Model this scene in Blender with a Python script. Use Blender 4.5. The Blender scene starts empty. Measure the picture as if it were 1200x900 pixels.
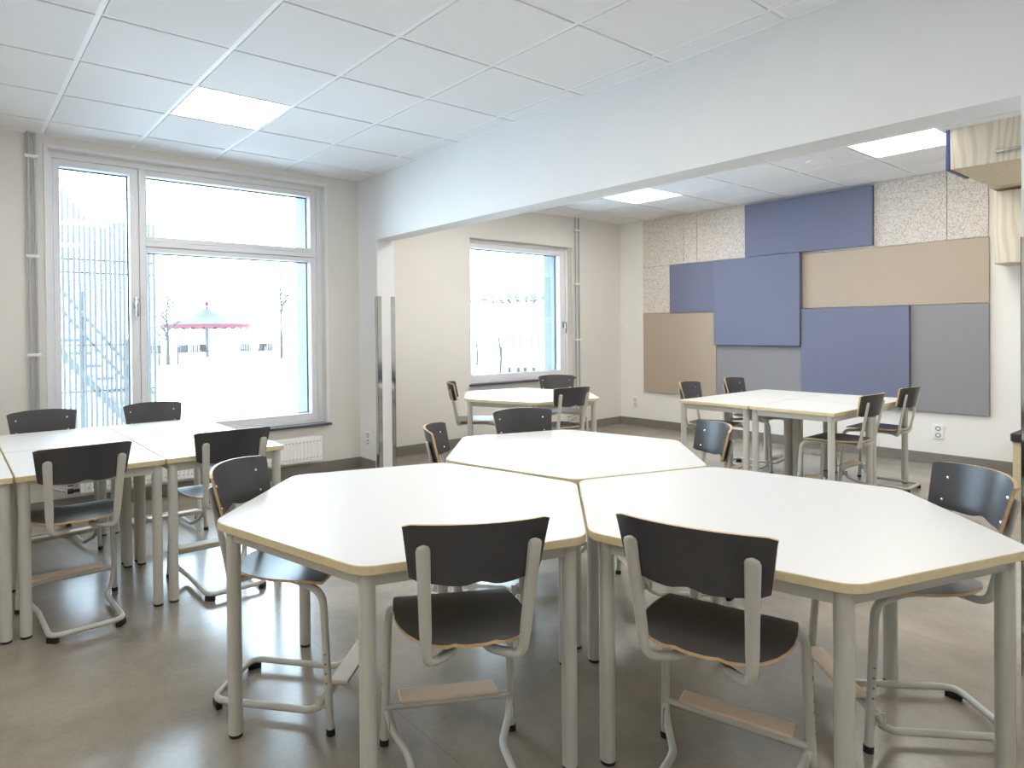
import bpy, bmesh, math, random
from mathutils import Vector, Matrix
random.seed(7)
S = bpy.context.scene
COL = S.collection
sin, cos, pi, rad = math.sin, math.cos, math.pi, math.radians

# ------------------------------------------------------------------ camera
CAM_H = 1.28
F_PX, CX, CY = 767.2, 517.2, 394.6
YAW, PITCH, ROLL = rad(37.19), rad(-0.50), rad(-0.58)
fw = Vector((sin(YAW)*cos(PITCH), cos(YAW)*cos(PITCH), sin(PITCH)))
rt = Vector((cos(YAW), -sin(YAW), 0.0))
up = rt.cross(fw)
rt2 = cos(ROLL)*rt + sin(ROLL)*up
up2 = -sin(ROLL)*rt + cos(ROLL)*up
cam = bpy.data.cameras.new('camera')
cam.sensor_fit = 'HORIZONTAL'; cam.sensor_width = 36.0
cam.lens = F_PX/1200*36.0
cam.shift_x = (600-CX)/1200
cam.shift_y = (CY-450)/1200
cam.clip_start = 0.02; cam.clip_end = 1000
co = bpy.data.objects.new('camera', cam); COL.objects.link(co)
M3 = Matrix((rt2, up2, -fw)).transposed()
co.matrix_world = Matrix.Translation((0, 0, CAM_H)) @ M3.to_4x4()
S.camera = co

# ------------------------------------------------------------------ light
SKY = 15.0
LAMP_A, LAMP_B = 16.0, 19.0
S.view_settings.view_transform = 'Standard'
S.view_settings.look = 'None'
S.view_settings.gamma = 1.0
S.view_settings.use_curve_mapping = False
S.view_settings.exposure = 0.12
w = bpy.data.worlds.new('overcast_sky'); S.world = w; w.use_nodes = True
bg = w.node_tree.nodes['Background']
bg.inputs['Color'].default_value = (0.66, 0.83, 1.0, 1); bg.inputs['Strength'].default_value = SKY
S.cycles.use_denoising = True
S.cycles.max_bounces = 10; S.cycles.diffuse_bounces = 7; S.cycles.glossy_bounces = 4
S.cycles.transparent_max_bounces = 12
S.cycles.caustics_reflective = False; S.cycles.caustics_refractive = False
S.cycles.sample_clamp_indirect = 8

# ------------------------------------------------------------------ materials
def lin(c):
    c = c/255.0
    return c/12.92 if c <= 0.04045 else ((c+0.055)/1.055)**2.4
def rgb(r, g, b): return (lin(r), lin(g), lin(b), 1)

def mat(name, col, rough=0.5, metal=0.0, spec=0.5, noise=0.0, nscale=40.0, bump=0.0, stretch=None, coat=0.0):
    m = bpy.data.materials.new(name); m.use_nodes = True
    nt = m.node_tree; b = nt.nodes['Principled BSDF']
    b.inputs['Base Color'].default_value = col
    b.inputs['Roughness'].default_value = rough
    b.inputs['Metallic'].default_value = metal
    b.inputs['Specular IOR Level'].default_value = spec
    if coat:
        b.inputs['Coat Weight'].default_value = coat; b.inputs['Coat Roughness'].default_value = 0.15
    if noise or bump:
        tc = nt.nodes.new('ShaderNodeTexCoord'); n = nt.nodes.new('ShaderNodeTexNoise')
        mp = nt.nodes.new('ShaderNodeMapping'); mp.inputs['Scale'].default_value = stretch or (1, 1, 1)
        nt.links.new(tc.outputs['Object'], mp.inputs['Vector']); nt.links.new(mp.outputs['Vector'], n.inputs['Vector'])
        n.inputs['Scale'].default_value = nscale; n.inputs['Detail'].default_value = 5
        if noise:
            r = nt.nodes.new('ShaderNodeValToRGB')
            r.color_ramp.elements[0].position = 0.3; r.color_ramp.elements[1].position = 0.7
            lo = [max(0, c*(1-noise)) for c in col[:3]]; hi = [min(1, c*(1+noise)) for c in col[:3]]
            r.color_ramp.elements[0].color = (*lo, 1); r.color_ramp.elements[1].color = (*hi, 1)
            nt.links.new(n.outputs['Fac'], r.inputs['Fac']); nt.links.new(r.outputs['Color'], b.inputs['Base Color'])
        if bump:
            bp = nt.nodes.new('ShaderNodeBump'); bp.inputs['Strength'].default_value = bump; bp.inputs['Distance'].default_value = 0.002
            nt.links.new(n.outputs['Fac'], bp.inputs['Height']); nt.links.new(bp.outputs['Normal'], b.inputs['Normal'])
    return m

def emis(name, col, s):
    m = bpy.data.materials.new(name); m.use_nodes = True
    b = m.node_tree.nodes['Principled BSDF']
    b.inputs['Base Color'].default_value = (0.8, 0.8, 0.8, 1)
    b.inputs['Emission Color'].default_value = col; b.inputs['Emission Strength'].default_value = s
    return m

def glass_mat():
    m = bpy.data.materials.new('window_glass'); m.use_nodes = True
    nt = m.node_tree; nt.nodes.remove(nt.nodes['Principled BSDF']); out = nt.nodes['Material Output']
    t = nt.nodes.new('ShaderNodeBsdfTransparent'); g = nt.nodes.new('ShaderNodeBsdfGlossy')
    t.inputs['Color'].default_value = (0.95, 0.98, 0.98, 1); g.inputs['Roughness'].default_value = 0.0
    fr = nt.nodes.new('ShaderNodeFresnel'); fr.inputs['IOR'].default_value = 1.35
    mx = nt.nodes.new('ShaderNodeMixShader')
    nt.links.new(fr.outputs['Fac'], mx.inputs['Fac']); nt.links.new(t.outputs[0], mx.inputs[1]); nt.links.new(g.outputs[0], mx.inputs[2])
    nt.links.new(mx.outputs[0], out.inputs['Surface'])
    return m

def floor_mat():
    m = bpy.data.materials.new('mottled_vinyl_floor'); m.use_nodes = True
    nt = m.node_tree; b = nt.nodes['Principled BSDF']; N = nt.nodes.new; L = nt.links.new
    tc = N('ShaderNodeTexCoord')
    n1 = N('ShaderNodeTexNoise'); n1.inputs['Scale'].default_value = 2.2; n1.inputs['Detail'].default_value = 8; n1.inputs['Roughness'].default_value = 0.62
    n2 = N('ShaderNodeTexNoise'); n2.inputs['Scale'].default_value = 55; n2.inputs['Detail'].default_value = 4
    L(tc.outputs['Object'], n1.inputs['Vector']); L(tc.outputs['Object'], n2.inputs['Vector'])
    r1 = N('ShaderNodeValToRGB'); e = r1.color_ramp.elements
    e[0].position = 0.30; e[0].color = rgb(142, 133, 121); e[1].position = 0.72; e[1].color = rgb(177, 167, 153)
    L(n1.outputs['Fac'], r1.inputs['Fac'])
    mx = N('ShaderNodeMixRGB'); mx.blend_type = 'MULTIPLY'; mx.inputs['Fac'].default_value = 0.22
    L(r1.outputs['Color'], mx.inputs['Color1']); L(n2.outputs['Fac'], mx.inputs['Color2'])
    # welded seams of the sheets, every two metres along X
    sp = N('ShaderNodeSeparateXYZ'); L(tc.outputs['Object'], sp.inputs['Vector'])
    a = N('ShaderNodeMath'); a.operation = 'ADD'; a.inputs[1].default_value = 18.805; L(sp.outputs['X'], a.inputs[0])
    md = N('ShaderNodeMath'); md.operation = 'MODULO'; md.inputs[1].default_value = 2.0; L(a.outputs[0], md.inputs[0])
    lt = N('ShaderNodeMath'); lt.operation = 'LESS_THAN'; lt.inputs[1].default_value = 0.004; L(md.outputs[0], lt.inputs[0])
    mm = N('ShaderNodeMath'); mm.operation = 'MULTIPLY'; mm.inputs[1].default_value = 0.35; L(lt.outputs[0], mm.inputs[0])
    m2 = N('ShaderNodeMixRGB'); m2.inputs['Color2'].default_value = rgb(90, 86, 80); L(mm.outputs[0], m2.inputs['Fac']); L(mx.outputs['Color'], m2.inputs['Color1'])
    L(m2.outputs['Color'], b.inputs['Base Color'])
    b.inputs['Roughness'].default_value = 0.27; b.inputs['Specular IOR Level'].default_value = 1.0
    rr = N('ShaderNodeMapRange'); rr.inputs['To Min'].default_value = 0.16; rr.inputs['To Max'].default_value = 0.27
    L(n1.outputs['Fac'], rr.inputs['Value']); L(rr.outputs['Result'], b.inputs['Roughness'])
    return m

def woodwool_mat():
    m = bpy.data.materials.new('wood_wool_board'); m.use_nodes = True
    nt = m.node_tree; b = nt.nodes['Principled BSDF']; N = nt.nodes.new; L = nt.links.new
    tc = N('ShaderNodeTexCoord'); n0 = N('ShaderNodeTexNoise'); n0.inputs['Scale'].default_value = 16; n0.inputs['Detail'].default_value = 3
    L(tc.outputs['Object'], n0.inputs['Vector'])
    ad = N('ShaderNodeMixRGB'); ad.inputs['Fac'].default_value = 0.12
    L(tc.outputs['Object'], ad.inputs['Color1']); L(n0.outputs['Color'], ad.inputs['Color2'])
    v = N('ShaderNodeTexVoronoi'); v.feature = 'DISTANCE_TO_EDGE'; v.inputs['Scale'].default_value = 34
    L(ad.outputs['Color'], v.inputs['Vector'])
    n = N('ShaderNodeTexNoise'); n.inputs['Scale'].default_value = 60; n.inputs['Detail'].default_value = 6; n.inputs['Distortion'].default_value = 3.0
    L(tc.outputs['Object'], n.inputs['Vector'])
    mu = N('ShaderNodeMath'); mu.operation = 'MULTIPLY_ADD'; mu.inputs[1].default_value = 0.9; L(v.outputs['Distance'], mu.inputs[0]); L(n.outputs['Fac'], mu.inputs[2])
    r = N('ShaderNodeValToRGB'); e = r.color_ramp.elements
    e[0].position = 0.40; e[0].color = rgb(165, 152, 140); e[1].position = 0.60; e[1].color = rgb(234, 227, 220)
    L(mu.outputs[0], r.inputs['Fac']); L(r.outputs['Color'], b.inputs['Base Color'])
    bp = N('ShaderNodeBump'); bp.inputs['Strength'].default_value = 0.9; bp.inputs['Distance'].default_value = 0.006
    L(mu.outputs[0], bp.inputs['Height']); L(bp.outputs['Normal'], b.inputs['Normal'])
    b.inputs['Roughness'].default_value = 0.95; b.inputs['Specular IOR Level'].default_value = 0.1
    return m

def grain_mat(name, c0, c1, scale, dist, rough=0.45):
    m = bpy.data.materials.new(name); m.use_nodes = True
    nt = m.node_tree; b = nt.nodes['Principled BSDF']; N = nt.nodes.new; L = nt.links.new
    tc = N('ShaderNodeTexCoord'); mp = N('ShaderNodeMapping'); mp.inputs['Scale'].default_value = scale
    wv = N('ShaderNodeTexWave'); wv.wave_type = 'BANDS'; wv.bands_direction = 'Y'
    wv.inputs['Scale'].default_value = 1.0; wv.inputs['Distortion'].default_value = dist; wv.inputs['Detail'].default_value = 2; wv.inputs['Detail Scale'].default_value = 0.8
    L(tc.outputs['Object'], mp.inputs['Vector']); L(mp.outputs['Vector'], wv.inputs['Vector'])
    r = N('ShaderNodeValToRGB'); e = r.color_ramp.elements
    e[0].position = 0.05; e[0].color = c0; e[1].position = 0.55; e[1].color = c1
    L(wv.outputs['Fac'], r.inputs['Fac']); L(r.outputs['Color'], b.inputs['Base Color'])
    b.inputs['Roughness'].default_value = rough
    return m

M = {}
M['floor'] = floor_mat()
M['wall'] = mat('white_wall_paint', rgb(240, 238, 234), 0.7, noise=0.012, nscale=3)
M['wall_warm_lit'] = mat('warm_lit_wall_paint', rgb(226, 222, 216), 0.7, noise=0.012, nscale=3)  # same wall paint, with the warm tint of the lamps put into its colour
M['wall_cool_lit'] = mat('cool_lit_wall_paint', rgb(233, 234, 235), 0.7, noise=0.012, nscale=3)  # same wall paint again, cool window light on the beam mixed into the colour
M['facade'] = mat('pale_facade_render', rgb(112, 118, 120), 0.8, noise=0.06, nscale=9)
M['tile'] = mat('mineral_ceiling_tile', rgb(238, 238, 239), 0.9, spec=0.1, noise=0.02, nscale=160)
M['grid'] = mat('white_ceiling_grid', rgb(246, 247, 248), 0.5)
M['plenum'] = mat('dark_plenum', rgb(120, 118, 112), 0.9)
M['base'] = mat('grey_vinyl_skirting', rgb(128, 124, 117), 0.5, noise=0.06, nscale=12)
M['frame'] = mat('white_window_paint', rgb(232, 232, 234), 0.45)
M['gasket'] = mat('dark_gasket', rgb(96, 108, 122), 0.6)
M['glass'] = glass_mat()
M['slate'] = mat('dark_slate_sill', rgb(66, 70, 82), 0.4, noise=0.15, nscale=18)
M['lamp1'] = emis('cool_lamp_diffuser', (1.0, 0.965, 0.90, 1), LAMP_A)
M['lamp2'] = emis('warm_lamp_diffuser', (1.0, 0.96, 0.89, 1), LAMP_B)
M['laminate'] = mat('white_table_laminate', rgb(229, 228, 226), 0.34)
M['edge'] = mat('birch_edge_band', rgb(222, 206, 166), 0.5, noise=0.05, nscale=60)
M['steel'] = mat('grey_beige_powder_coat', rgb(197, 195, 187), 0.3)
M['black'] = mat('black_chair_laminate', rgb(64, 63, 66), 0.33, noise=0.10, nscale=30, stretch=(1, 14, 1))
M['ply'] = mat('birch_ply_edge', rgb(210, 178, 134), 0.5, noise=0.10, nscale=70)
M['slat'] = mat('birch_footrest', rgb(226, 204, 178), 0.5, noise=0.05, nscale=20, stretch=(1, 10, 10))
M['rubber'] = mat('black_rubber', rgb(24, 24, 26), 0.6)
M['bolt'] = mat('polished_bolt', rgb(230, 230, 228), 0.18, metal=1.0)
M['blue'] = mat('slate_blue_felt', rgb(122, 126, 149), 0.95, spec=0.1, noise=0.05, nscale=220, bump=0.25)
M['grey'] = mat('grey_felt', rgb(148, 147, 151), 0.95, spec=0.1, noise=0.05, nscale=220, bump=0.25)
M['beige'] = mat('beige_felt', rgb(184, 170, 154), 0.95, spec=0.1, noise=0.05, nscale=220, bump=0.25)
M['wool'] = woodwool_mat()
M['chrome'] = mat('polished_steel', rgb(205, 205, 205), 0.1, metal=1.0, noise=0.05, nscale=8)
M['plastic'] = mat('white_plastic', rgb(240, 240, 238), 0.35)
M['hole'] = mat('dark_socket_hole', rgb(110, 108, 106), 0.6)
M['pipe'] = mat('galvanised_pipe', rgb(176, 178, 182), 0.4, metal=0.3)
M['radiator'] = mat('white_radiator_enamel', rgb(240, 239, 238), 0.35)
M['birch'] = grain_mat('birch_veneer_bold', rgb(196, 187, 168), rgb(212, 204, 188), (2, 6.0, 0.9), 16.0)
M['navy'] = mat('navy_laminate', rgb(50, 66, 122), 0.4, noise=0.04, nscale=10)
M['birch_plain'] = mat('birch_veneer', rgb(212, 198, 168), 0.5, noise=0.07, nscale=9, stretch=(1, 5, 5))
M['cushion'] = mat('charcoal_worktop', rgb(48, 46, 46), 0.5)
M['snow'] = mat('snow', rgb(244, 246, 248), 0.8, noise=0.02, nscale=0.8)
M['fin'] = mat('galvanised_fin', rgb(86, 86, 86), 0.6, noise=0.08, nscale=3)
M['stair'] = mat('galvanised_stair', rgb(104, 104, 104), 0.6)
M['canopy'] = mat('snowy_grey_canopy', rgb(52, 52, 54), 0.8, noise=0.25, nscale=1.4)
M['red'] = mat('faded_red_valance', rgb(76, 30, 36), 0.8)
M['bark'] = mat('frosted_bark', rgb(44, 42, 42), 0.9, noise=0.2, nscale=12)
M['needles'] = mat('frosted_needles', rgb(104, 105, 106), 0.9, noise=0.15, nscale=1)
M['oldwood'] = mat('weathered_slats', rgb(46, 40, 38), 0.8, noise=0.15, nscale=6)
M['bluepaint'] = mat('blue_swing_seat', rgb(40, 52, 70), 0.6)

# ------------------------------------------------------------------ mesh helpers
def obj(name, bm, mats, parent=None, loc=(0, 0, 0), smooth=False, rotz=0.0, angle=35):
    bmesh.ops.recalc_face_normals(bm, faces=bm.faces[:])
    me = bpy.data.meshes.new(name); bm.to_mesh(me); bm.free()
    for m in (mats if isinstance(mats, (list, tuple)) else [mats]): me.materials.append(m)
    if smooth:
        for p in me.polygons: p.use_smooth = True
        me.set_sharp_from_angle(angle=rad(angle))
    o = bpy.data.objects.new(name, me); COL.objects.link(o)
    o.location = loc; o.rotation_euler = (0, 0, rotz)
    if parent: o.parent = parent
    return o

def thing(name, label, cat, loc=(0, 0, 0), rotz=0.0, group=None):
    o = bpy.data.objects.new(name, None); COL.objects.link(o)
    o.empty_display_size = 0.1
    o.location = loc; o.rotation_euler = (0, 0, rotz)
    return tag(o, label, cat, group)
def tag(o, label, cat, group=None):
    o['label'] = label; o['category'] = cat
    if group: o['group'] = group
    return o
def struct(o): o['kind'] = 'structure'; return o
def sempty(name, loc=(0, 0, 0)):
    o = bpy.data.objects.new(name, None); COL.objects.link(o); o.location = loc; return struct(o)

def dup(root, loc, rotz, label=None, cat=None, group=None):
    r = root.copy(); COL.objects.link(r); r.location = loc; r.rotation_euler = (0, 0, rotz)
    if label: r['label'] = label
    if group: r['group'] = group
    for ch in list(root.children):
        c = ch.copy(); COL.objects.link(c); c.parent = r
        for g in list(ch.children):
            d = g.copy(); COL.objects.link(d); d.parent = c
    return r

def box(bm, x0, x1, y0, y1, z0, z1, bev=0.0, mi=0, seg=2, mtx=None):
    b = bmesh.new()
    bmesh.ops.create_cube(b, size=1.0)
    for v in b.verts:
        v.co = Vector(((x0+x1)/2+v.co.x*(x1-x0), (y0+y1)/2+v.co.y*(y1-y0), (z0+z1)/2+v.co.z*(z1-z0)))
    if bev: bmesh.ops.bevel(b, geom=b.edges[:], offset=bev, segments=seg, affect='EDGES', profile=0.5)
    merge(bm, b, mi, mtx)
def merge(bm, b, mi=None, mtx=None):
    vm = {}
    for v in b.verts: vm[v] = bm.verts.new(mtx @ v.co if mtx else v.co)
    for f in b.faces:
        try:
            nf = bm.faces.new([vm[v] for v in f.verts]); nf.material_index = f.material_index if mi is None else mi
        except ValueError: pass
    b.free()

def cyl(bm, p0, p1, r, n=16, r1=None, mi=0):
    sweep(bm, [Vector(p0), Vector(p1)], [(r, r), (r1 or r, r1 or r)], n=n, mi=mi)

def sweep(bm, pts, rr, ref=None, n=12, caps=True, mi=0):
    """tube along pts; rr = list of (ra, rb): half sizes along the ref axis and across it"""
    pts = [Vector(p) for p in pts]; N = len(pts)
    if not isinstance(rr, list): rr = [(rr, rr)]*N
    rings = []; a = None
    for i in range(N):
        t = (pts[min(i+1, N-1)]-pts[max(i-1, 0)]).normalized()
        if ref is not None: c = Vector(ref)
        elif a is not None: c = a
        else: c = Vector((1, 0, 0)) if abs(t.x) < 0.8 else Vector((0, 1, 0))
        a = (c - t*c.dot(t)).normalized(); b = t.cross(a)
        rings.append([bm.verts.new(pts[i]+a*(cos(2*pi*k/n)*rr[i][0])+b*(sin(2*pi*k/n)*rr[i][1])) for k in range(n)])
    for i in range(N-1):
        for k in range(n):
            f = bm.faces.new([rings[i][k], rings[i][(k+1) % n], rings[i+1][(k+1) % n], rings[i+1][k]]); f.material_index = mi
    if caps:
        bm.faces.new(rings[0][::-1]).material_index = mi; bm.faces.new(rings[-1]).material_index = mi

def fillet(pts, radii, n=7):
    pts = [Vector(p) for p in pts]; out = [pts[0]]
    for i in range(1, len(pts)-1):
        r = radii[i-1] if isinstance(radii, (list, tuple)) else radii
        A, P, B = pts[i-1], pts[i], pts[i+1]
        d0 = (A-P).normalized(); d1 = (B-P).normalized(); ang = d0.angle(d1)
        d = min(r/max(math.tan(ang/2), 1e-4), (A-P).length*0.48, (B-P).length*0.48)
        s, e = P+d0*d, P+d1*d
        for k in range(n+1):
            t = k/n
            out.append(s*(1-t)**2+P*2*t*(1-t)+e*t*t)
    out.append(pts[-1])
    return out

def prism(bm, outline, z0, z1, mi_top=0, mi_side=0, bev=0.0):
    """vertical prism; a small rounded arris at top and bottom"""
    n = len(outline)
    cx = sum(p[0] for p in outline)/n; cy = sum(p[1] for p in outline)/n
    def ring(ins, z):
        res = []
        for x, y in outline:
            d = math.hypot(x-cx, y-cy); s = (d-ins)/d
            res.append(bm.verts.new((cx+(x-cx)*s, cy+(y-cy)*s, z)))
        return res
    if bev: R = [ring(bev, z0), ring(0, z0+bev), ring(0, z1-bev), ring(bev, z1)]
    else: R = [ring(0, z0), ring(0, z1)]
    for i in range(len(R)-1):
        for k in range(n):
            f = bm.faces.new([R[i][k], R[i][(k+1) % n], R[i+1][(k+1) % n], R[i+1][k]]); f.material_index = mi_side
    bm.faces.new(R[0][::-1]).material_index = mi_side
    bm.faces.new(R[-1]).material_index = mi_top

def round_poly(pts, r, n=6):
    out = []
    N = len(pts)
    for i in range(N):
        A, P, B = Vector(pts[i-1]), Vector(pts[i]), Vector(pts[(i+1) % N])
        d0 = (A-P).normalized(); d1 = (B-P).normalized(); ang = d0.angle(d1); d = r/math.tan(ang/2)
        s, e = P+d0*d, P+d1*d
        for k in range(n+1):
            t = k/n; q = s*(1-t)**2+P*2*t*(1-t)+e*t*t; out.append((q.x, q.y))
    return out

# ------------------------------------------------------------------ room shell
YW1, YW2, XB, XM0, XM1, CEIL = 5.40, 5.61, 7.32, 3.125, 3.31, 2.70
XL, YF = -3.0, -3.0
bm = bmesh.new(); box(bm, XL-.2, XB+.2, YF-.2, 5.66, -0.12, 0.0); struct(obj('floor', bm, M['floor']))
W1 = (0.60, 2.775, 0.455, 2.61)     # x0, x1, z0, z1 of the openings
W2 = (4.665, 6.35, 0.68, 2.318)
def holed_wall(bm, x0, x1, y0, y1, z0, z1, h):
    box(bm, x0, h[0], y0, y1, z0, z1); box(bm, h[1], x1, y0, y1, z0, z1)
    box(bm, h[0], h[1], y0, y1, z0, h[2]); box(bm, h[0], h[1], y0, y1, h[3], z1)
bm = bmesh.new(); holed_wall(bm, XL-.2, 3.22, YW1, 5.60, -.12, 2.9, W1); struct(obj('wall_left', bm, M['wall_warm_lit']))
bm = bmesh.new(); holed_wall(bm, 3.22, XB+.2, YW2, 5.81, -.12, 2.9, W2); struct(obj('wall_left_rear', bm, M['wall_warm_lit']))
bm = bmesh.new(); holed_wall(bm, XL-.6, 3.22, 5.60, 5.90, -.5, 3.4, (0.60, 2.72, 0.40, 2.60))
holed_wall(bm, 3.22, XB+.6, 5.81, 6.06, -.5, 3.4, (4.60, 6.30, 0.62, 2.30)); struct(obj('wall_outer', bm, M['facade']))
bm = bmesh.new(); box(bm, XB, XB+.2, YF-.2, YW2, -.12, 2.9); struct(obj('wall_back', bm, M['wall']))
bm = bmesh.new(); box(bm, XL-.2, XL, YF-.2, YW1, -.12, 2.9); struct(obj('wall_side', bm, M['wall']))
bm = bmesh.new(); box(bm, XL, XB, YF-.2, YF, -.12, 2.9); struct(obj('wall_front', bm, M['wall']))
bm = bmesh.new()   # dividing wall: beam, far pier and near pier
box(bm, XM0, XM1, 0.622, 5.07, 2.115, 2.9); box(bm, XM0, XM1, 5.07, YW2, 0, 2.9); box(bm, XM0, XM1, YF, 0.622, 0, 2.9)
struct(obj('wall_middle', bm, M['wall_cool_lit']))

def base(name, segs):
    bm = bmesh.new()
    for s in segs: box(bm, *s, 0.0, 0.10, 0.003)
    struct(obj(name, bm, M['base']))
base('baseboard_left', [(XL, XM0-.012, YW1-.012, YW1)])
base('baseboard_middle', [(XM0-.012, XM0, 5.13, YW1), (XM0-.012, XM0, YF, .56)])
base('baseboard_left_rear', [(XM1, XB-.012, YW2-.012, YW2)])
base('baseboard_back', [(XB-.012, XB, 1.40, YW2-.012)])

# ceilings: lay-in tiles over a white T-grid
def ceiling(nm, tn, x0, x1, y0, y1, xoff, yoff, skip):
    xs = [x0]+[xoff+.6*k for k in range(-12, 16) if x0+.02 < xoff+.6*k < x1-.02]+[x1]
    ys = [y0]+[yoff+.6*k for k in range(-12, 16) if y0+.02 < yoff+.6*k < y1-.02]+[y1]
    bm = bmesh.new()
    for i in range(len(xs)-1):
        for j in range(len(ys)-1):
            if (round((xs[i]+xs[i+1])/2, 1), round((ys[j]+ys[j+1])/2, 1)) in skip: continue
            g = 0.0135
            box(bm, xs[i]+g, xs[i+1]-g, ys[j]+g, ys[j+1]-g, CEIL, CEIL+.018, 0.0015, seg=1)
    struct(obj(nm, bm, M['tile']))
    bm = bmesh.new()
    for x in xs: box(bm, x-.012, x+.012, y0, y1, CEIL+.0045, CEIL+.03)
    for y in ys: box(bm, x0, x1, y-.0115, y+.0115, CEIL+.0055, CEIL+.03)
    for x in (x0, x1): box(bm, x-.02 if x == x1 else x, x+.02 if x == x0 else x, y0, y1, CEIL-.001, CEIL+.01)
    for y in (y0, y1): box(bm, x0, x1, y-.02 if y == y1 else y, y+.02 if y == y0 else y, CEIL-.001, CEIL+.01)
    struct(obj(tn, bm, M['grid']))
LA = [(1.466, 4.139), (1.466, 1.739), (1.466, -.661), (-1.534, 4.139), (-1.534, 1.739), (-1.534, -.661)]  # the first lamp is seen; the rest are added to brighten the room
LB = [(5.98, 1.89), (5.98, 4.29), (5.98, -.51), (4.18, 1.89), (4.18, 4.29), (4.18, -.51)]  # only the first pair is seen; the others are added for brightness
sk = lambda L: {(round(a, 1), round(b, 1)) for a, b in L}
ceiling('ceiling', 'trim_1', XL, XM0, YF, YW1, -.034, 5.039, sk(LA))
ceiling('ceiling_rear', 'trim_2', XM1, XB, YF, YW2, 5.68, 2.19, sk(LB))
bm = bmesh.new(); box(bm, XL-.2, XB+.6, YF-.2, 6.06, 2.9, 3.1); struct(obj('ceiling_slab', bm, M['plenum']))

def lamp(x, y, m, label):
    t = thing('ceiling_light', label, 'ceiling light', (x, y, CEIL), 0, 'recessed square ceiling lights')
    bm = bmesh.new(); box(bm, -.284, .284, -.284, .284, .004, .012); obj('diffuser', bm, m, t)
    bm = bmesh.new(); a, b = .2865, .283
    box(bm, -a, a, b, a, 0, .03); box(bm, -a, a, -a, -b, 0, .03); box(bm, b, a, -b, b, 0, .03); box(bm, -a, -b, -b, b, 0, .03)
    box(bm, -a, a, -a, a, .03, .05)
    obj('lamp_housing', bm, M['grid'], t)
far = {(1.466, 4.139): 'glowing square ceiling light near the big window, above the left desks',
       (5.98, 1.89): 'warm square ceiling light next to the wooden wall cupboard',
       (5.98, 4.29): 'warm square ceiling light at the far end of the rear ceiling, towards the small window'}
n = 0
for L, m in ((LA, M['lamp1']), (LB, M['lamp2'])):
    for k, (x, y) in enumerate(L):
        lamp(x, y, m, far.get((x, y)) or 'added square ceiling light out of view in the %s zone' % ('front' if L is LA else 'rear'))

t = thing('ceiling_vent', 'flat round white disc vent in the rear ceiling beside the warm lamp', 'vent', (5.957, 2.499, CEIL))
bm = bmesh.new(); sweep(bm, [(0, 0, 0), (0, 0, -.006), (0, 0, -.016), (0, 0, -.02)], [(.10, .10), (.10, .10), (.092, .092), (.05, .05)], n=32); obj('vent_disc', bm, M['plastic'], t, smooth=True)

# ------------------------------------------------------------------ windows
def frame_rect(bm, x0, x1, z0, z1, y0, y1, wl, wr, wb, wt, bev=.003):
    box(bm, x0, x0+wl, y0, y1, z0, z1, bev); box(bm, x1-wr, x1, y0, y1, z0, z1, bev)
    box(bm, x0+wl, x1-wr, y0, y1, z0, z0+wb, bev); box(bm, x0+wl, x1-wr, y0, y1, z1-wt, z1, bev)
def pane(x0, x1, z0, z1, y, par):
    bm = bmesh.new(); box(bm, x0, x1, y-.003, y+.003, z0, z1); obj('window_glass', bm, M['glass'], par)
def handle(x, y, z, par):
    bm = bmesh.new(); box(bm, x-.014, x+.014, y-.012, y, z-.01, z+.075, .004)
    box(bm, x-.009, x+.009, y-.05, y-.01, z+.045, z+.065, .003); box(bm, x-.010, x+.010, y-.06, y-.042, z-.075, z+.066, .005)
    obj('window_handle', bm, M['chrome'], par, smooth=True)
w1 = sempty('window_1'); w2 = sempty('window_2')
Yf = 5.475
bm = bmesh.new()
frame_rect(bm, .60, 2.775, .455, 2.61, Yf, 5.60, .035, .045, .03, .045)          # outer frame
box(bm, 1.218, 1.262, Yf, 5.60, .485, 2.565, .003)                                # mullion
box(bm, 1.262, 2.73, Yf, 5.60, 1.965, 2.005, .003)                                # transom
obj('window_frame', bm, M['frame'], w1)
for (x0, x1, z0, z1, wl, wr, wb, wt) in ((.635, 1.218, .485, 2.565, .045, .062, .055, .05), (1.262, 2.73, 2.005, 2.565, .012, .055, .04, .045), (1.262, 2.73, .485, 1.965, .012, .055, .055, .04)):
    bm = bmesh.new(); frame_rect(bm, x0+.002, x1-.002, z0+.002, z1-.002, Yf+.012, 5.585, wl, wr, wb, wt)
    s = obj('sash', bm, M['frame'], w1)
    bm = bmesh.new(); frame_rect(bm, x0+wl-.004, x1-wr+.004, z0+wb-.004, z1-wt+.004, 5.57, 5.582, .012, .014, .012, .014, 0); obj('gasket', bm, M['gasket'], s)
    pane(x0+wl-.004, x1-wr+.004, z0+wb-.004, z1-wt+.004, 5.566, s)
handle(1.187, Yf+.012, 1.49, w1)
bm = bmesh.new(); box(bm, .56, 2.80, 5.345, 5.475, .437, .457, .003); obj('window_sill', bm, M['slate'], w1)
bm = bmesh.new()  # slim casing round the opening
frame_rect(bm, .575, 2.80, .457, 2.635, 5.392, 5.40, .025, .025, .0005, .025, .001); obj('casing', bm, M['frame'], w1)
Yg = 5.69
bm = bmesh.new(); frame_rect(bm, 4.665, 6.35, .68, 2.318, Yg, 5.81, .03, .035, .03, .04); obj('window_frame', bm, M['frame'], w2)
bm = bmesh.new(); frame_rect(bm, 4.697, 6.313, .712, 2.276, Yg+.012, 5.80, .055, .095, .06, .055); s = obj('sash', bm, M['frame'], w2)
bm = bmesh.new(); frame_rect(bm, 4.748, 6.222, .768, 2.225, 5.785, 5.797, .012, .014, .012, .014, 0); obj('gasket', bm, M['gasket'], s)
pane(4.748, 6.222, .768, 2.225, 5.778, s)
handle(6.268, Yg+.012, 1.31, w2)
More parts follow.
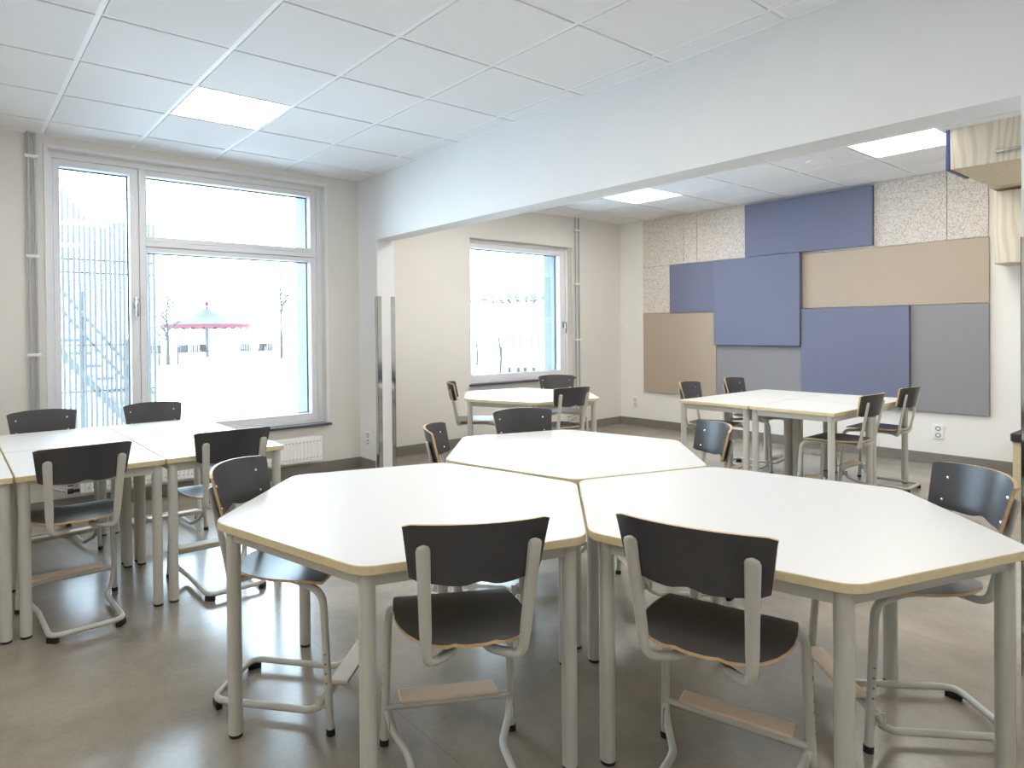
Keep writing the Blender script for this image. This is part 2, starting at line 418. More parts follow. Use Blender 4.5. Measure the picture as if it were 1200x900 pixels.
bm = bmesh.new(); box(bm, 4.64, 6.36, 5.565, 5.69, .662, .681, .003); obj('window_sill', bm, M['slate'], w2)
for nm, (x0, x1, z0, z1), y in (('window_daylight', (.62, 2.72, .46, 2.6), 5.93), ('small_window_daylight', (4.62, 6.29, .64, 2.29), 6.08)):
    l = bpy.data.lights.new(nm, 'AREA'); l.shape = 'RECTANGLE'; l.size = x1-x0; l.size_y = z1-z0
    l.cycles.is_portal = True
    o = bpy.data.objects.new(nm, l); COL.objects.link(o); o.location = ((x0+x1)/2, y, (z0+z1)/2); o.rotation_euler = (rad(-90), 0, 0)

# ------------------------------------------------------------------ wall panels on the back wall
def panel(y0, y1, z0, z1, th, m, label, bev=.004):
    bm = bmesh.new(); g = .002
    box(bm, -th, -.002, -(y1-y0)/2+g, (y1-y0)/2-g, -(z1-z0)/2+g, (z1-z0)/2-g, bev)
    o = obj('acoustic_panel', bm, m, None, (XB, (y0+y1)/2, (z0+z1)/2))
    tag(o, label, 'acoustic panel', 'acoustic panels on the back wall')
panel(4.64, 5.235, 2.08, 2.685, .025, M['wool'], 'wood-wool panel at the far left of the top row, in the corner')
panel(4.46, 4.64, 2.08, 2.685, .025, M['wool'], 'narrowest wood-wool strip panel, second from left in the top row')
panel(3.85, 4.46, 2.08, 2.685, .025, M['wool'], 'square wood-wool panel directly left of the big top blue panel')
panel(4.83, 5.235, 1.483, 2.08, .025, M['wool'], 'small wood-wool panel directly left of the small square blue panel')
panel(1.97, 2.56, 2.06, 2.685, .025, M['wool'], 'square wood-wool panel directly right of the big top blue panel')
panel(1.67, 1.97, 2.06, 2.685, .025, M['wool'], 'wood-wool panel at the far right of the top row, by the wooden cupboard')
panel(2.56, 3.85, 2.08, 2.675, .055, M['blue'], 'wide blue felt panel in the top row under the ceiling')
panel(4.22, 4.83, 1.475, 2.08, .045, M['blue'], 'smallest square blue felt panel, left of the large square one')
panel(3.24, 4.22, 1.08, 2.08, .080, M['blue'], 'large square blue felt panel in the middle of the wall')
panel(1.665, 3.24, 1.478, 2.06, .028, M['beige'], 'long beige felt panel right of the large square blue panel')
panel(2.255, 3.24, .485, 1.478, .062, M['blue'], 'big square blue felt panel lowest on the wall behind the desks')
panel(1.665, 2.255, .48, 1.478, .032, M['grey'], 'grey felt panel at the lower right end of the panel wall')
panel(3.24, 4.215, .48, 1.08, .032, M['grey'], 'bluish grey felt panel below the large square blue panel')
panel(4.215, 5.235, .455, 1.483, .030, M['beige'], 'squarish beige felt panel at the lower left end of the panel wall')

# ------------------------------------------------------------------ fittings on walls
def outlet(loc, rotz, label):
    t = thing('power_outlet', label, 'outlet', loc, rotz, 'white double power outlets')
    bm = bmesh.new(); box(bm, -.042, .042, -.014, 0, -.065, .065, .006); obj('cover_plate', bm, M['plastic'], t)
    for z in (-.03, .03):
        bm = bmesh.new(); cyl(bm, (0, -.0145, z), (0, -.012, z), .021, 20); o = obj('socket', bm, M['hole'], t)
        bm = bmesh.new(); cyl(bm, (0, -.0152, z), (0, -.0146, z), .014, 16); obj('socket_face', bm, M['plastic'], o)
outlet((XM0, 5.245, .29), rad(-90), 'white double power outlet on the pier beside the steel corner guard')
outlet((XB, 5.38, .31), rad(-90), 'white power outlet on the back wall left of the beige panel')
outlet((XB, 2.045, .30), rad(-90), 'white power outlet on the back wall below the grey panel')

def guard(x, y, sx, sy, label, L=.042):
    bm = bmesh.new(); h = 1.60; t_ = .002
    box(bm, *sorted((x-sx*t_, x+sx*L)), *sorted((y-sy*t_, y)), 0, h); box(bm, *sorted((x-sx*t_, x)), *sorted((y-sy*t_, y+sy*L)), 0, h)
    tag(obj('corner_guard', bm, M['chrome']), label, 'corner guard', 'polished steel corner guards')
guard(XM0, 5.07, 1, 1, 'tall polished steel corner guard on the near edge of the far pier')
guard(XM1, 5.07, -1, 1, 'tall polished steel corner guard on the rear edge of the far pier')
guard(XM0, .622, 1, -1, 'polished steel corner guard at the far right edge of the opening')

def pipes(name, xs, y, z0, z1, zb, label, feet):
    t = thing(name, label, 'pipes', (xs[0], y, 0))
    for x in xs:
        bm = bmesh.new(); cyl(bm, (x-xs[0], 0, z0), (x-xs[0], 0, z1), .0085, 12)
        if feet: sweep(bm, fillet([(x-xs[0], 0, z0+.02), (x-xs[0], 0, z0), feet(x)], .03), .0085)
        obj('pipe', bm, M['pipe'], t, smooth=True)
    for z in zb:
        bm = bmesh.new(); box(bm, -.022, xs[1]-xs[0]+.022, -.016, .02, z-.011, z+.011, .004); obj('pipe_clip', bm, M['plastic'], t)
    return t
pl = pipes('heating_pipes', (.478, .518), 5.375, .225, 2.70, (2.53, 1.833, 1.14), 'pair of vertical grey heating pipes left of the big window', lambda x: (.20, -.03, .205 if x > .5 else .16))
pr_ = pipes('heating_pipes', (6.385, 6.45), 5.585, .20, 2.70, (2.54, 1.857, 1.152), 'pair of vertical grey heating pipes right of the small window', lambda x: (-.18, -.02, .19 if x < 6.4 else .13))

def radiator(x0, x1, yw, z0, z1, label):
    t = thing('radiator', label, 'radiator', (x0, yw, z0))
    L, H = x1-x0, z1-z0
    bm = bmesh.new(); n = int(L/.0333)
    box(bm, 0, L, -.105, -.04, 0, H, .006)
    obj('radiator_body', bm, M['radiator'], t)
    bm = bmesh.new()
    for k in range(n):
        x = .02+(L-.04)*(k+.5)/n
        box(bm, x-.010, x+.010, -.1095, -.10, .022, H-.025, .004, seg=1)
    for k in range(n):
        x = .02+(L-.04)*(k+1)/n
        for z in (.035, H-.04): box(bm, x-.006, x+.006, -.1065, -.104, z-.004, z+.004, mi=1)
    obj('ribbed_panel', bm, [M['radiator'], M['pipe']], t)
    bm = bmesh.new()
    for k in range(int(L/.02)): box(bm, .01+k*.02, .018+k*.02, -.098, -.047, H-.001, H+.004)
    obj('top_grille', bm, M['radiator'], t)
    bm = bmesh.new(); cyl(bm, (-.04, -.07, .02), (0, -.07, .02), .012, 12); cyl(bm, (-.075, -.07, .02), (-.04, -.07, .02), .018, 14)
    cyl(bm, (-.04, -.07, .075), (0, -.07, .075), .012, 12); cyl(bm, (-.075, -.07, .075), (-.04, -.07, .075), .018, 14)
    obj('valve', bm, M['rubber'], t, smooth=True)
radiator(.76, 2.675, YW1, .14, .355, 'long low white radiator under the big window')

# ------------------------------------------------------------------ kitchen corner at the right
t = thing('wall_cupboard', 'birch wall cupboard with navy end panel hung under the ceiling', 'cupboard', (5.82, 0, 2.41))
bm = bmesh.new(); box(bm, .02, 1.03, .55, 1.552, .004, .29, .002); obj('cupboard_body', bm, M['birch_plain'], t)
bm = bmesh.new(); box(bm, 1.034, 1.497, .55, 1.565, 0, .29, .002); obj('filler_panel', bm, M['birch_plain'], t)
bm = bmesh.new(); box(bm, -.002, .45, 1.553, 1.577, -.002, .29, .002); obj('end_panel', bm, M['navy'], t)['label'] = 'navy blue end panel'
bm = bmesh.new(); box(bm, 0, .019, .95, 1.551, 0, .29, .002); d = obj('cupboard_door', bm, M['birch'], t)
bm = bmesh.new(); box(bm, -.040, -.026, 1.08, 1.285, .060, .078, .002); box(bm, -.036, 0, 1.255, 1.285, .056, .082, .002); box(bm, -.036, 0, 1.08, 1.11, .056, .082, .002)
obj('door_handle', bm, M['chrome'], d)
bm = bmesh.new(); box(bm, 0, .019, .55, .947, 0, .29, .002); obj('cupboard_door', bm, M['birch'], t)
t = thing('wall_cabinet', 'birch wall cabinet hung low on the back wall, below the cupboard', 'cabinet', (6.97, 0, 1.79))
bm = bmesh.new(); box(bm, .02, .349, .7, 1.565, 0, .60, .002); obj('cabinet_body', bm, M['birch_plain'], t)
bm = bmesh.new(); box(bm, 0, .018, .705, 1.555, .006, .60, .002); obj('cabinet_door', bm, M['birch'], t)
t = thing('storage_bench', 'low birch bench with dark top against the back wall at right', 'bench', (6.66, 0, 0))
bm = bmesh.new(); box(bm, .02, .64, .45, 1.385, .0, .365, .003); obj('bench_body', bm, M['birch_plain'], t)
bm = bmesh.new(); prism(bm, round_poly([(0, .42), (.655, .42), (.655, 1.40), (.0, 1.40)], .03), .366, .43, bev=.008); obj('bench_top', bm, M['cushion'], t)

# ------------------------------------------------------------------ tables
TOP, TH = .69, .025
def hex_table(cx, cy, ang, label, s=.665, group='hexagonal tables'):
    t = thing('hexagonal_table', label, 'table', (cx, cy, 0), rad(ang), group)
    V = [(s*cos(k*pi/3), s*sin(k*pi/3)) for k in range(6)]
    bm = bmesh.new(); prism(bm, round_poly([(x*.9965, y*.9965) for x, y in V], .085, 10), TOP-TH, TOP, 0, 1, .002); obj('tabletop', bm, [M['laminate'], M['edge']], t, smooth=True, angle=30)
    q = s-.062
    for k in range(6):
        x, y = q*cos(k*pi/3), q*sin(k*pi/3)
        leg_at(t, x, y, .0225)
        x2, y2 = q*cos((k+1)*pi/3), q*sin((k+1)*pi/3)
        apron(t, (x, y), (x2, y2))
    return t
def leg_at(t, x, y, r):
    bm = bmesh.new(); cyl(bm, (0, 0, .010), (0, 0, TOP-TH), r, 24); l = obj('leg', bm, M['steel'], t, (x, y, 0), smooth=True)
    bm = bmesh.new(); cyl(bm, (0, 0, 0), (0, 0, .010), r*.96, 24); obj('foot_cap', bm, M['rubber'], l, smooth=True)
def apron(t, a, b, h=.042):
    d = Vector((b[0]-a[0], b[1]-a[1], 0)); L = d.length; an = math.atan2(d.y, d.x)
    bm = bmesh.new(); box(bm, .019, L-.019, -.011, .011, TOP-TH-h, TOP-TH-.0005, .002); obj('apron', bm, M['steel'], t, (a[0], a[1], 0), rotz=an)
def desk(x0, x1, y0, y1, label, group):
    t = thing('school_desk', label, 'desk', ((x0+x1)/2, (y0+y1)/2, 0), 0, group)
    a, b = (x1-x0)/2-.002, (y1-y0)/2-.002
    bm = bmesh.new(); prism(bm, round_poly([(-a, -b), (a, -b), (a, b), (-a, b)], .008, 4), TOP-TH, TOP, 0, 1, .002); obj('tabletop', bm, [M['laminate'], M['edge']], t, smooth=True, angle=30)
    q = [(-a+.032, -b+.032), (a-.032, -b+.032), (a-.032, b-.032), (-a+.032, b-.032)]
    for k in range(4): leg_at(t, *q[k], .0225); apron(t, q[k], q[(k+1) % 4])
    return t
TA = 43.5
hex_table(1.300, 1.883, TA, 'white hexagonal table at front left of the group of three')
hex_table(2.45, 2.19, TA, 'white hexagonal table at the rear of the group of three')
hex_table(2.125, 1.073, TA, 'white hexagonal table at front right of the group of three')
hex_table(4.26, 4.30, -10, 'lone white hexagonal table below the small window', .68)
for nm, x0, x1 in (('at the left edge of the photo', -.375, .222), ('in the middle', .225, .822), ('at the right end', .825, 1.415)):
    desk(x0, x1, 3.235, 3.945, 'near-row white school desk %s of the left desk block' % nm, 'desks in the left block')
    desk(x0, x1, 3.950, 4.660, 'window-side white school desk %s of the left desk block' % nm, 'desks in the left block')
for nm, y0, y1 in (('left', 2.539, 3.137), ('right', 1.937, 2.536)):
    desk(4.83, 5.547, y0, y1, 'front %s white desk of the four-desk block by the felt panels' % nm, 'desks in the rear block')
    desk(5.55, 6.27, y0, y1, 'rear %s white desk of the four-desk block by the felt panels' % nm, 'desks in the rear block')

# ------------------------------------------------------------------ chairs
def chair(label):
    t = thing('school_chair', label, 'chair')
    # seat: black laminate on birch ply, waisted D shape with a rolled front edge
    prof = [(-.194, .072), (-.190, .090), (-.174, .116), (-.145, .142), (-.10, .166), (-.05, .181), (0, .188), (.06, .187), (.115, .181), (.152, .176), (.162, .172)]
    bm = bmesh.new(); NV = 12; grid = []
    def zs(x, y, wd):
        u = x/max(wd, .01)
        return .477-.008*math.exp(-((y+.04)/.12)**2)*(1-u*u)-.005*max(0, (y-.09)/.07)**2+.004*max(0, (-y-.12)/.07)
    for (y, wd) in prof:
        row = []
        for k in range(NV+1):
            u = -1+2*k/NV; x = wd*u
            yy = y+(.010*math.exp(-((abs(u)-.72)/.22)**2) if y < -.18 else 0)
            row.append((x, yy, zs(x, y, wd)))
        grid.append(row)
    shell(bm, grid, .009); obj('seat', bm, [M['black'], M['ply']], t, smooth=True, angle=40)
    # backrest: curved ply, narrower at the bottom with a small arched notch
    bm = bmesh.new(); NV = 20; NU = 8; grid = []
    zt, zb = .804, .657
    def yb(x, z, wd): return -.181-(z-zb)*.203-.065*(1-(x/wd)**2)
    for j in range(NU+1):
        v = j/NU; row = []
        for k in range(NV+1):
            u = -1+2*k/NV
            z0 = zb-.006*(1-u*u)+.013*math.exp(-(u/.17)**2)*(1 if abs(u) < .4 else 0)
            z = z0+(zt+.010*(1-u*u)-z0)*v
            wd = .171+(.191-.171)*v
            cr = .005*max(0, (abs(u)-.93)/.07)
            z += (cr if v == 0 else 0)-(cr if v == 1 else 0)
            row.append((wd*u, yb(wd*u, z, wd), z))
        grid.append(row)
    shell(bm, grid, -.011, axis='y'); bk = obj('backrest', bm, [M['black'], M['ply']], t, smooth=True, angle=40)
    for sx in (-1, 1):
        for z in (.758, .682):
            x = sx*.140; wd = .171+.02*(z-zb)/(zt-zb); y = yb(x, z, wd)
            bm = bmesh.new(); sweep(bm, [(x, y-.002, z), (x, y+.0015, z), (x, y+.003, z)], [(.0065, .0065), (.006, .006), (.0035, .0035)], ref=(1, 0, 0), n=12)
            obj('bolt', bm, M['bolt'], bk, smooth=True)
        # one continuous tube: front leg, under the seat, and up behind the backrest
        P = fillet([(sx*.204, .199, .014), (sx*.1885, .172, .444), (sx*.120, .06, .4485), (sx*.030, -.120, .4370), (sx*.127, -.184, .431), (sx*.143, -.2485, .757)], [.055, .1, .06, .042], 9)
        rr = []
        for p in P:
            if p.y < -.12 and p.z > .45:
                f = min(1, (p.z-.45)/.12); rr.append((.0125+.0035*f, .0125-.0045*f))
            else: rr.append((.0125, .0125))
        top = P[-1]; d = (P[-1]-P[-2]).normalized(); mid = P[-2]
        P = P[:-1]+[mid.lerp(top, k/6) for k in range(1, 6)]+[top-d*.012, top-d*.004, top]
        rr = rr[:-1]+[(.016+.003*(k/6)**2, .008) for k in range(1, 6)]+[(.0185, .008), (.0150, .0075), (.0075, .005)]
        bm = bmesh.new(); sweep(bm, P, rr, ref=(1, 0, 0), n=14)
        for z in (.165, .195, .225, .255):   # adjustment holes on the outer side
            x = sx*(.204-(z-.014)*.0367); y = .199-(z-.014)*.064
            cyl(bm, (x+sx*.0118, y, z), (x+sx*.0128, y, z), .0035, 8, mi=1)
        lg = obj('leg_and_upright', bm, [M['steel'], M['hole']], t, smooth=True)
        bm = bmesh.new(); cyl(bm, (sx*.2045, .200, 0), (sx*.2038, .1988, .020), .0145, 14); obj('rubber_foot', bm, M['rubber'], lg, smooth=True)
    # floor frame
    half = lambda sx: [Vector((sx*.197, .178, .118)), Vector((sx*.180, .150, .068)), Vector((sx*.146, .095, .033)), Vector((sx*.142, .06, .031)), Vector((sx*.143, -.252, .031))]
    P = fillet(half(-1)+half(1)[::-1], [.03, .05, .05, .05, .05, .05, .05, .03], 6)
    bm = bmesh.new(); sweep(bm, P, .0115, n=12); bs = obj('base_frame', bm, M['steel'], t, smooth=True)
    for sx in (-1, 1):
        bm = bmesh.new(); mt = Matrix.Translation((sx*.131, -.240, 0)) @ Matrix.Rotation(-sx*pi/4, 4, 'Z')
        box(bm, -.0105, .0105, -.024, .024, 0, .024, .003, mtx=mt); obj('glide_pad', bm, M['rubber'], bs)
        bm = bmesh.new(); box(bm, -.002, .002, -.025, .02, .075, .115, .0015, mtx=Matrix.Translation((sx*.194, .170, 0))); obj('gusset', bm, M['steel'], bs)
    # footrest
    bm = bmesh.new(); box(bm, -.156, .156, 0, .066, 0, .012, .004, mtx=Matrix.Translation((0, .174, .1325)) @ Matrix.Rotation(rad(3), 4, 'X'))
    ft = obj('footrest', bm, M['slat'], t)
    bm = bmesh.new(); cyl(bm, (-.196, .1895, .122), (.196, .1895, .122), .0105, 12); obj('crossbar', bm, M['steel'], ft, smooth=True)
    return t
def shell(bm, grid, th, axis='z'):
    R, C = len(grid), len(grid[0])
    A = [[bm.verts.new(p) for p in row] for row in grid]
    off = Vector((0, 0, -th)) if axis == 'z' else Vector((0, th, 0))
    B = [[bm.verts.new(Vector(p)+off) for p in row] for row in grid]
    for i in range(R-1):
        for j in range(C-1):
            bm.faces.new([A[i][j], A[i][j+1], A[i+1][j+1], A[i+1][j]]); bm.faces.new([B[i][j], B[i+1][j], B[i+1][j+1], B[i][j+1]])
    loop = [(0, j) for j in range(C)]+[(i, C-1) for i in range(1, R)]+[(R-1, j) for j in range(C-2, -1, -1)]+[(i, 0) for i in range(R-2, 0, -1)]
    for k in range(len(loop)):
        (a, b), (c, d) = loop[k], loop[(k+1) % len(loop)]
        f = bm.faces.new([A[a][b], B[a][b], B[c][d], A[c][d]]); f.material_index = 1

CHAIRS = [  # x, y, facing angle, group, label
 (1.160, 1.452, 63, 'f', 'black school chair in the foreground, back to the viewer, at the front left hexagon'),
 (1.650, .960, 16, 'f', 'black school chair in the foreground, back to the viewer, at the front right hexagon'),
 (.985, 2.155, -49, 'f', 'black school chair at the left side of the front left hexagon, seat shining'),
 (2.0885, 2.430, -46, 'f', 'black school chair seen half sideways at the left corner of the rear hexagon'),
 (2.645, 2.59, -109, 'f', 'black school chair facing the viewer behind the rear hexagon of three'),
 (2.825, 1.886, 142, 'f', 'bluish shining black chair at the right corner of the rear hexagon of three'),
 (2.485, .80, 136, 'f', 'black school chair at the far right, behind the front right hexagon'),
 (.464, 3.385, 92, 'l', 'black chair with its back to the viewer at the middle desk of the left block'),
 (1.127, 3.405, 90, 'l', 'black chair with its back to the viewer at the right end of the left block'),
 (.500, 4.515, -84, 'l', 'leftmost black chair on the window side of the left desk block'),
 (1.130, 4.515, -88, 'l', 'right-hand black chair on the window side of the left desk block'),
 (3.89, 4.58, -40, 'w', 'black chair seen from the side, left of the lone hexagonal table'),
 (4.92, 4.487, -121, 'w', 'black chair facing the viewer at the lone hexagonal table, below the small window'),
 (4.13, 3.85, 82, 'w', 'black chair with its back to the viewer at the lone hexagonal table'),
 (5.21, 3.025, -82, 'r', 'nearer of two black chairs at the left side of the rear desk block'),
 (5.93, 3.025, -86, 'r', 'farther of two black chairs at the left side of the rear desk block'),
 (5.19, 2.06, 91, 'r', 'nearer of two black chairs at the right side of the rear desk block'),
 (6.00, 2.09, 91, 'r', 'farther of two black chairs at the right side of the rear desk block'),
]
GR = {'f': 'chairs around the three hexagonal tables', 'l': 'chairs at the left desk block', 'w': 'chairs at the lone hexagonal table', 'r': 'chairs at the rear desk block'}
proto = chair(CHAIRS[0][4]); proto['group'] = GR['f']
proto.location = (CHAIRS[0][0], CHAIRS[0][1], 0); proto.rotation_euler = (0, 0, rad(CHAIRS[0][2]-90))
for x, y, a, g, lab in CHAIRS[1:]:
    dup(proto, (x, y, 0), rad(a-90), lab, None, GR[g])

# ------------------------------------------------------------------ outdoors
GZ = -.30
bm = bmesh.new()
xs = [-150, -60, -20, 0, 20, 60, 150, 260]; ys = [6.1, 20, 40, 58, 75, 95, 115, 140, 220]
zz = {6.1: GZ, 20: GZ, 40: GZ, 58: GZ, 75: 1.2, 95: 5.2, 115: 8.4, 140: 9.0, 220: 9.2}
vs = [[bm.verts.new((x, y, GZ+(zz[y]-GZ)*min(1, max(0, (x-10)/60))))for x in xs] for y in ys]
for i in range(len(ys)-1):
    for j in range(len(xs)-1): bm.faces.new([vs[i][j], vs[i][j+1], vs[i+1][j+1], vs[i+1][j]])
struct(obj('ground', bm, M['snow'], smooth=True, angle=80))

# screen of vertical fins and the stair behind it
t = thing('fin_screen', 'tall screen of grey vertical fins outside the big window at left', 'screen', (1.1, 9.0, GZ))
FX = [1.020, 1.081, 1.141, 1.2, 1.259, 1.318, 1.373, 1.429, 1.485, 1.552, 1.604, 1.657, 1.71, 1.764, 1.813, 1.868, 1.93, 1.99, 2.048, 2.106, 2.168]
FZ = [3.17, 3.10, 3.023, 2.948, 2.872, 2.796, 2.728]+[2.693]*14
for x, z in zip(FX, FZ):
    bm = bmesh.new(); box(bm, x-1.1-.014, x-1.1+.014, -.03, .03, 0, z-GZ, .002, seg=1); obj('fin', bm, M['fin'], t)
for z in (2.2, 2.04, 1.15, .58):
    bm = bmesh.new(); box(bm, -.1, 1.09, .045, .075, z-GZ-.010, z-GZ+.010); obj('rail', bm, M['fin'], t)
t = thing('outdoor_stair', 'metal outdoor staircase behind the fin screen', 'stairs', (1.0, 9.6, GZ))
for z0, nm in ((2.1, 'handrail'), (1.85, 'handrail')):
    bm = bmesh.new(); cyl(bm, (0, 0, z0-GZ), (1.3, 0, z0-GZ-1.65), .022, 10); obj(nm, bm, M['stair'], t, smooth=True)
bm = bmesh.new(); sweep(bm, [(0, 0, 1.28-GZ), (1.3, 0, 1.28-GZ-1.6)], [(.02, .05)]*2, ref=(0, 1, 0), n=4); obj('stringer', bm, M['stair'], t)
for k in range(9):
    bm = bmesh.new(); box(bm, .02+k*.14, .24+k*.14, 0, .9, 1.36-GZ-k*.172, 1.40-GZ-k*.172); obj('tread', bm, M['stair'], t)
for x in (.42, .95):
    bm = bmesh.new(); box(bm, x-.03, x+.03, .02, .08, 0, 2.35-GZ-x*1.2); obj('stair_post', bm, M['stair'], t)

# pavilion with a red scalloped valance
t = thing('garden_parasol', 'grey parasol roof with red scalloped edge on a post in the snowy yard', 'parasol', (14.1, 44.7, GZ))
bm = bmesh.new(); n = 24; R0 = 2.85; ez = 2.16
ap = bm.verts.new((0, 0, 3.30)); r1 = [bm.verts.new((1.2*cos(2*pi*k/n), 1.2*sin(2*pi*k/n), 2.66)) for k in range(n)]; r0 = [bm.verts.new((R0*cos(2*pi*k/n), R0*sin(2*pi*k/n), ez)) for k in range(n)]
for k in range(n):
    bm.faces.new([ap, r1[k], r1[(k+1) % n]]); bm.faces.new([r1[k], r0[k], r0[(k+1) % n], r1[(k+1) % n]])
obj('canopy', bm, M['canopy'], t)
bm = bmesh.new(); n = 144
for k in range(n):
    a0, a1 = 2*pi*k/n, 2*pi*(k+1)/n
    dz = lambda a: .15+.16*abs(sin(a*13))
    vs = [bm.verts.new((R0*cos(a)*(1+e), R0*sin(a)*(1+e), z)) for a, z, e in ((a0, ez+.03, .003), (a1, ez+.03, .003), (a1, ez-dz(a1), .003), (a0, ez-dz(a0), .003))]
    bm.faces.new(vs)
bmesh.ops.remove_doubles(bm, verts=bm.verts[:], dist=.0005)
bmesh.ops.solidify(bm, geom=bm.faces[:], thickness=.01)
obj('valance', bm, M['red'], t)['label'] = 'red scalloped valance'
bm = bmesh.new(); sweep(bm, [(0, 0, 3.25), (0, 0, 3.42), (0, 0, 3.5), (0, 0, 3.62), (0, 0, 3.74), (0, 0, 3.78)], [(.10, .10), (.04, .04), (.11, .11), (.14, .14), (.09, .09), (.02, .02)]); obj('finial', bm, M['red'], t, smooth=True)
bm = bmesh.new(); cyl(bm, (0, 0, 0), (0, 0, 3.2), .13, 12); obj('post', bm, M['fin'], t, smooth=True)

def tree(x, y, h, label, crown, seed, r0=.10, bottom=.3):
    rnd = random.Random(seed); t = thing('bare_tree', label, 'tree', (x, y, GZ), 0, 'bare young trees in the yard')
    bm = bmesh.new(); P = [(rnd.uniform(-.03, .03)*k/3, 0, h*k/8) for k in range(9)]
    sweep(bm, P, [(r0*(1-.85*k/8),)*2 for k in range(9)], n=8); obj('trunk', bm, M['bark'], t, smooth=True)
    bm = bmesh.new()
    for k in range(crown):
        f = bottom+(1-bottom)*k/crown; a = rnd.uniform(0, 2*pi); L = h*(.30*(1-f)+.08)*rnd.uniform(.8, 1.2)
        b = Vector((0, 0, h*f)); d = Vector((cos(a), sin(a), .9)).normalized()
        p1 = b+d*L*.5+Vector((0, 0, -.03)); p2 = b+d*L
        sweep(bm, [b, p1, p2], [(.045, .045), (.034, .034), (.018, .018)], n=5)
        for q in range(4):
            e = Vector((rnd.uniform(-1, 1), rnd.uniform(-1, 1), rnd.uniform(.2, 1))).normalized()
            s0 = b.lerp(p2, rnd.uniform(.35, .95)); sweep(bm, [s0, s0+e*L*.3], [(.024, .024), (.014, .014)], n=4)
    obj('branches', bm, M['bark'], t)
tree(8.93, 34.5, 3.55, 'bare young tree with stakes left of the parasol roof', 15, 3)
tree(16.40, 37.8, 5.0, 'taller bare tree right of the parasol roof', 22, 5, bottom=.55)
for x, z, lab in ((8.50, 1.35, 'thin stake left of the bare young tree'), (9.40, 1.42, 'thin stake right of the bare young tree')):
    bm = bmesh.new(); cyl(bm, (0, 0, 0), (0, 0, z-GZ), .045, 8); tag(obj('tree_stake', bm, M['bark'], None, (x, 34.5, GZ), smooth=True), lab, 'stake', 'tree stakes')

def garden_chair(label):
    t = thing('garden_chair', label, 'garden chair', group='slatted garden chairs in the yard')
    bm = bmesh.new()
    for k in range(5): box(bm, -.30+k*.13, -.21+k*.13, -.32, .28, .40, .43)
    obj('seat', bm, M['oldwood'], t)
    bm = bmesh.new()
    for k in range(5): box(bm, -.30+k*.13, -.185+k*.13, .24+.02, .29, .42, .98, mtx=Matrix.Translation((0, .2, 0)) @ Matrix.Rotation(rad(-14), 4, 'X'))
    obj('backrest', bm, M['oldwood'], t)
    for x in (-.26, .24):
        for y in (-.26, .24):
            bm = bmesh.new(); box(bm, x-.02, x+.02, y-.02, y+.02, 0, .40); obj('leg', bm, M['fin'], t)
    return t
g0 = garden_chair('slatted garden chair farthest left, behind the bare young tree'); g0.location = (10.75, 43.5, GZ); g0.rotation_euler = (0, 0, 2.6)
for x, rz, lab in ((11.95, 3.3, 'slatted garden chair just right of the staked tree'), (12.95, 2.9, 'slatted garden chair between the staked tree and the post'), (14.02, 1.9, 'slatted garden chair turned sideways by the parasol post'),
                   (16.07, 3.1, 'slatted garden chair right of the parasol post, first of four'), (16.95, 3.6, 'slatted garden chair right of the parasol post, second of four'), (17.75, 3.0, 'slatted garden chair right of the parasol post, third of four'), (18.65, 4.4, 'slatted garden chair by the taller bare tree, last of four')):
    dup(g0, (x, 43.5, GZ), rz, lab)

t = thing('swing_set', 'swing frame with blue seat beside the taller bare tree', 'swing', (16.6, 37.0, GZ))
bm = bmesh.new(); cyl(bm, (-.55, 0, 2.02), (.50, 0, 2.02), .03, 8); obj('top_bar', bm, M['red'], t, smooth=True)
for x in (-.53, .48):
    for s in (-1, 1):
        bm = bmesh.new(); cyl(bm, (x, 0, 2.0), (x+.1*(1 if x > 0 else -1), s*.8, 0), .025, 8); obj('leg', bm, M['fin'], t, smooth=True)
bm = bmesh.new(); box(bm, -.36, .36, -.12, .12, .76, .82, .01); sb = obj('swing_seat', bm, M['bluepaint'], t)
bm = bmesh.new()
for x in (-.33, .33): cyl(bm, (x, 0, .8), (x*.9, 0, 2.0), .010, 6)
obj('chains', bm, M['fin'], sb)

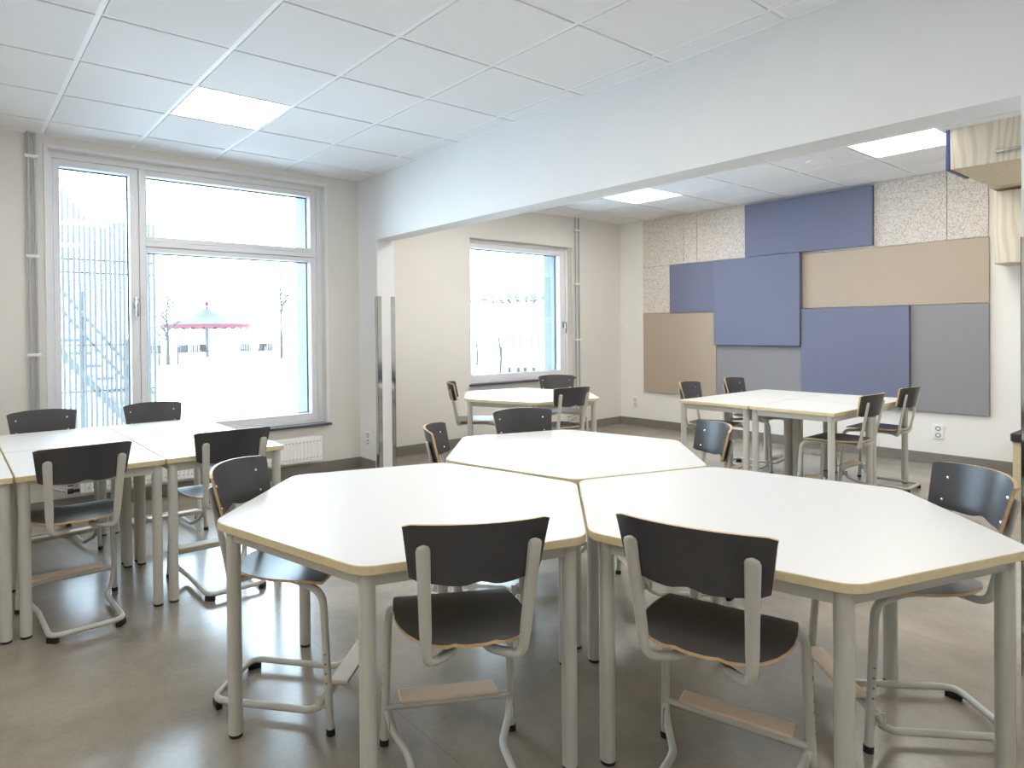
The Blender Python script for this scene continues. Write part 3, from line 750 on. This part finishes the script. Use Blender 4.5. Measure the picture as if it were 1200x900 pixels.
# palings and posts outside the small window
PK = [(22.86, 24.98), (23.062, 24.765), (23.26, 24.531), (23.486, 24.264), (23.683, 24.031), (23.88, 23.8), (24.103, 23.536)]
t = thing('paling_fence', 'row of upright palings in the snow outside the small window', 'fence', (23.0, 24.8, GZ))
for k, (x, y) in enumerate(PK):
    bm = bmesh.new(); h = 1.30+.05*sin(k*2.3); box(bm, -.035, .035, -.03, .03, 0, h, .008, seg=1); obj('paling', bm, M['bark'], t, (x-23.0, y-24.8, 0))
bm = bmesh.new(); cyl(bm, (-.2, .25, .7), (1.2, -1.35, .7), .012, 6); obj('wire', bm, M['bark'], t)
for x, y, h, lab in ((19.31, 22.79, 1.33, 'crooked pole in the snow at the left edge of the small window'), (16.41, 18.03, 1.37, 'bent pole in the snow in the middle of the small window')):
    bm = bmesh.new(); sweep(bm, [(0, 0, 0), (.03, -.02, h*.4), (-.01, .01, h*.75), (-.05, .04, h)], [(.05, .05), (.045, .045), (.04, .04), (.03, .03)], n=8)
    tag(obj('pole', bm, M['bark'], None, (x, y, GZ), smooth=True), lab, 'pole', 'crooked poles')
for k, ((x, y), lab) in enumerate(zip(((16.981, 18.147), (17.213, 17.903), (17.389, 17.718), (17.608, 17.488)), ('leftmost', 'second from left', 'third from left', 'rightmost'))):
    bm = bmesh.new(); cyl(bm, (0, 0, 0), (0, 0, .19), .07, 8, .06); tag(obj('stump_post', bm, M['bark'], None, (x, y, GZ), smooth=True), 'short post in the snow outside the small window, %s of four' % lab, 'post', 'short posts in the snow')

def conifer(h, seed):
    rnd = random.Random(seed); bm = bmesh.new(); n = 12
    for L in range(6):
        z0 = h*(.10+.14*L); r = h*.30*(1-L/7.0); prev = []
        c = bm.verts.new((0, 0, min(h, z0+h*.30)))
        ring = [bm.verts.new((r*rnd.uniform(.6, 1.15)*cos(2*pi*k/n), r*rnd.uniform(.6, 1.15)*sin(2*pi*k/n), z0+rnd.uniform(-.03, .04)*h)) for k in range(n)]
        for k in range(n): bm.faces.new([c, ring[k], ring[(k+1) % n]])
        bm.faces.new(ring[::-1])
    return bm
cons = []
for i in range(3):
    t = thing('conifer', 'frosted conifer in the distant treeline beyond the small window', 'tree', (0, 0, 0), 0, 'distant treeline')
    obj('crown', conifer(3.0, 20+i), M['needles'], t)
    bm = bmesh.new(); cyl(bm, (0, 0, -.6), (0, 0, 2.0), .12, 6); obj('trunk', bm, M['bark'], t)
    cons.append(t)
rnd = random.Random(11)
for k in range(26):
    x = 92.0+k*.87; y = 112+(0, 9, -9)[k % 3]
    sc = (.45+.35*rnd.random()+(.28 if k % 9 in (5, 6) else 0))
    o = cons[k] if k < 3 else dup(cons[k % 3], (0, 0, 0), 0)
    o.location = (x, y, 7.75); o.rotation_euler = (0, 0, rnd.uniform(0, 6)); o.scale = (sc*1.6, sc*1.6, sc)
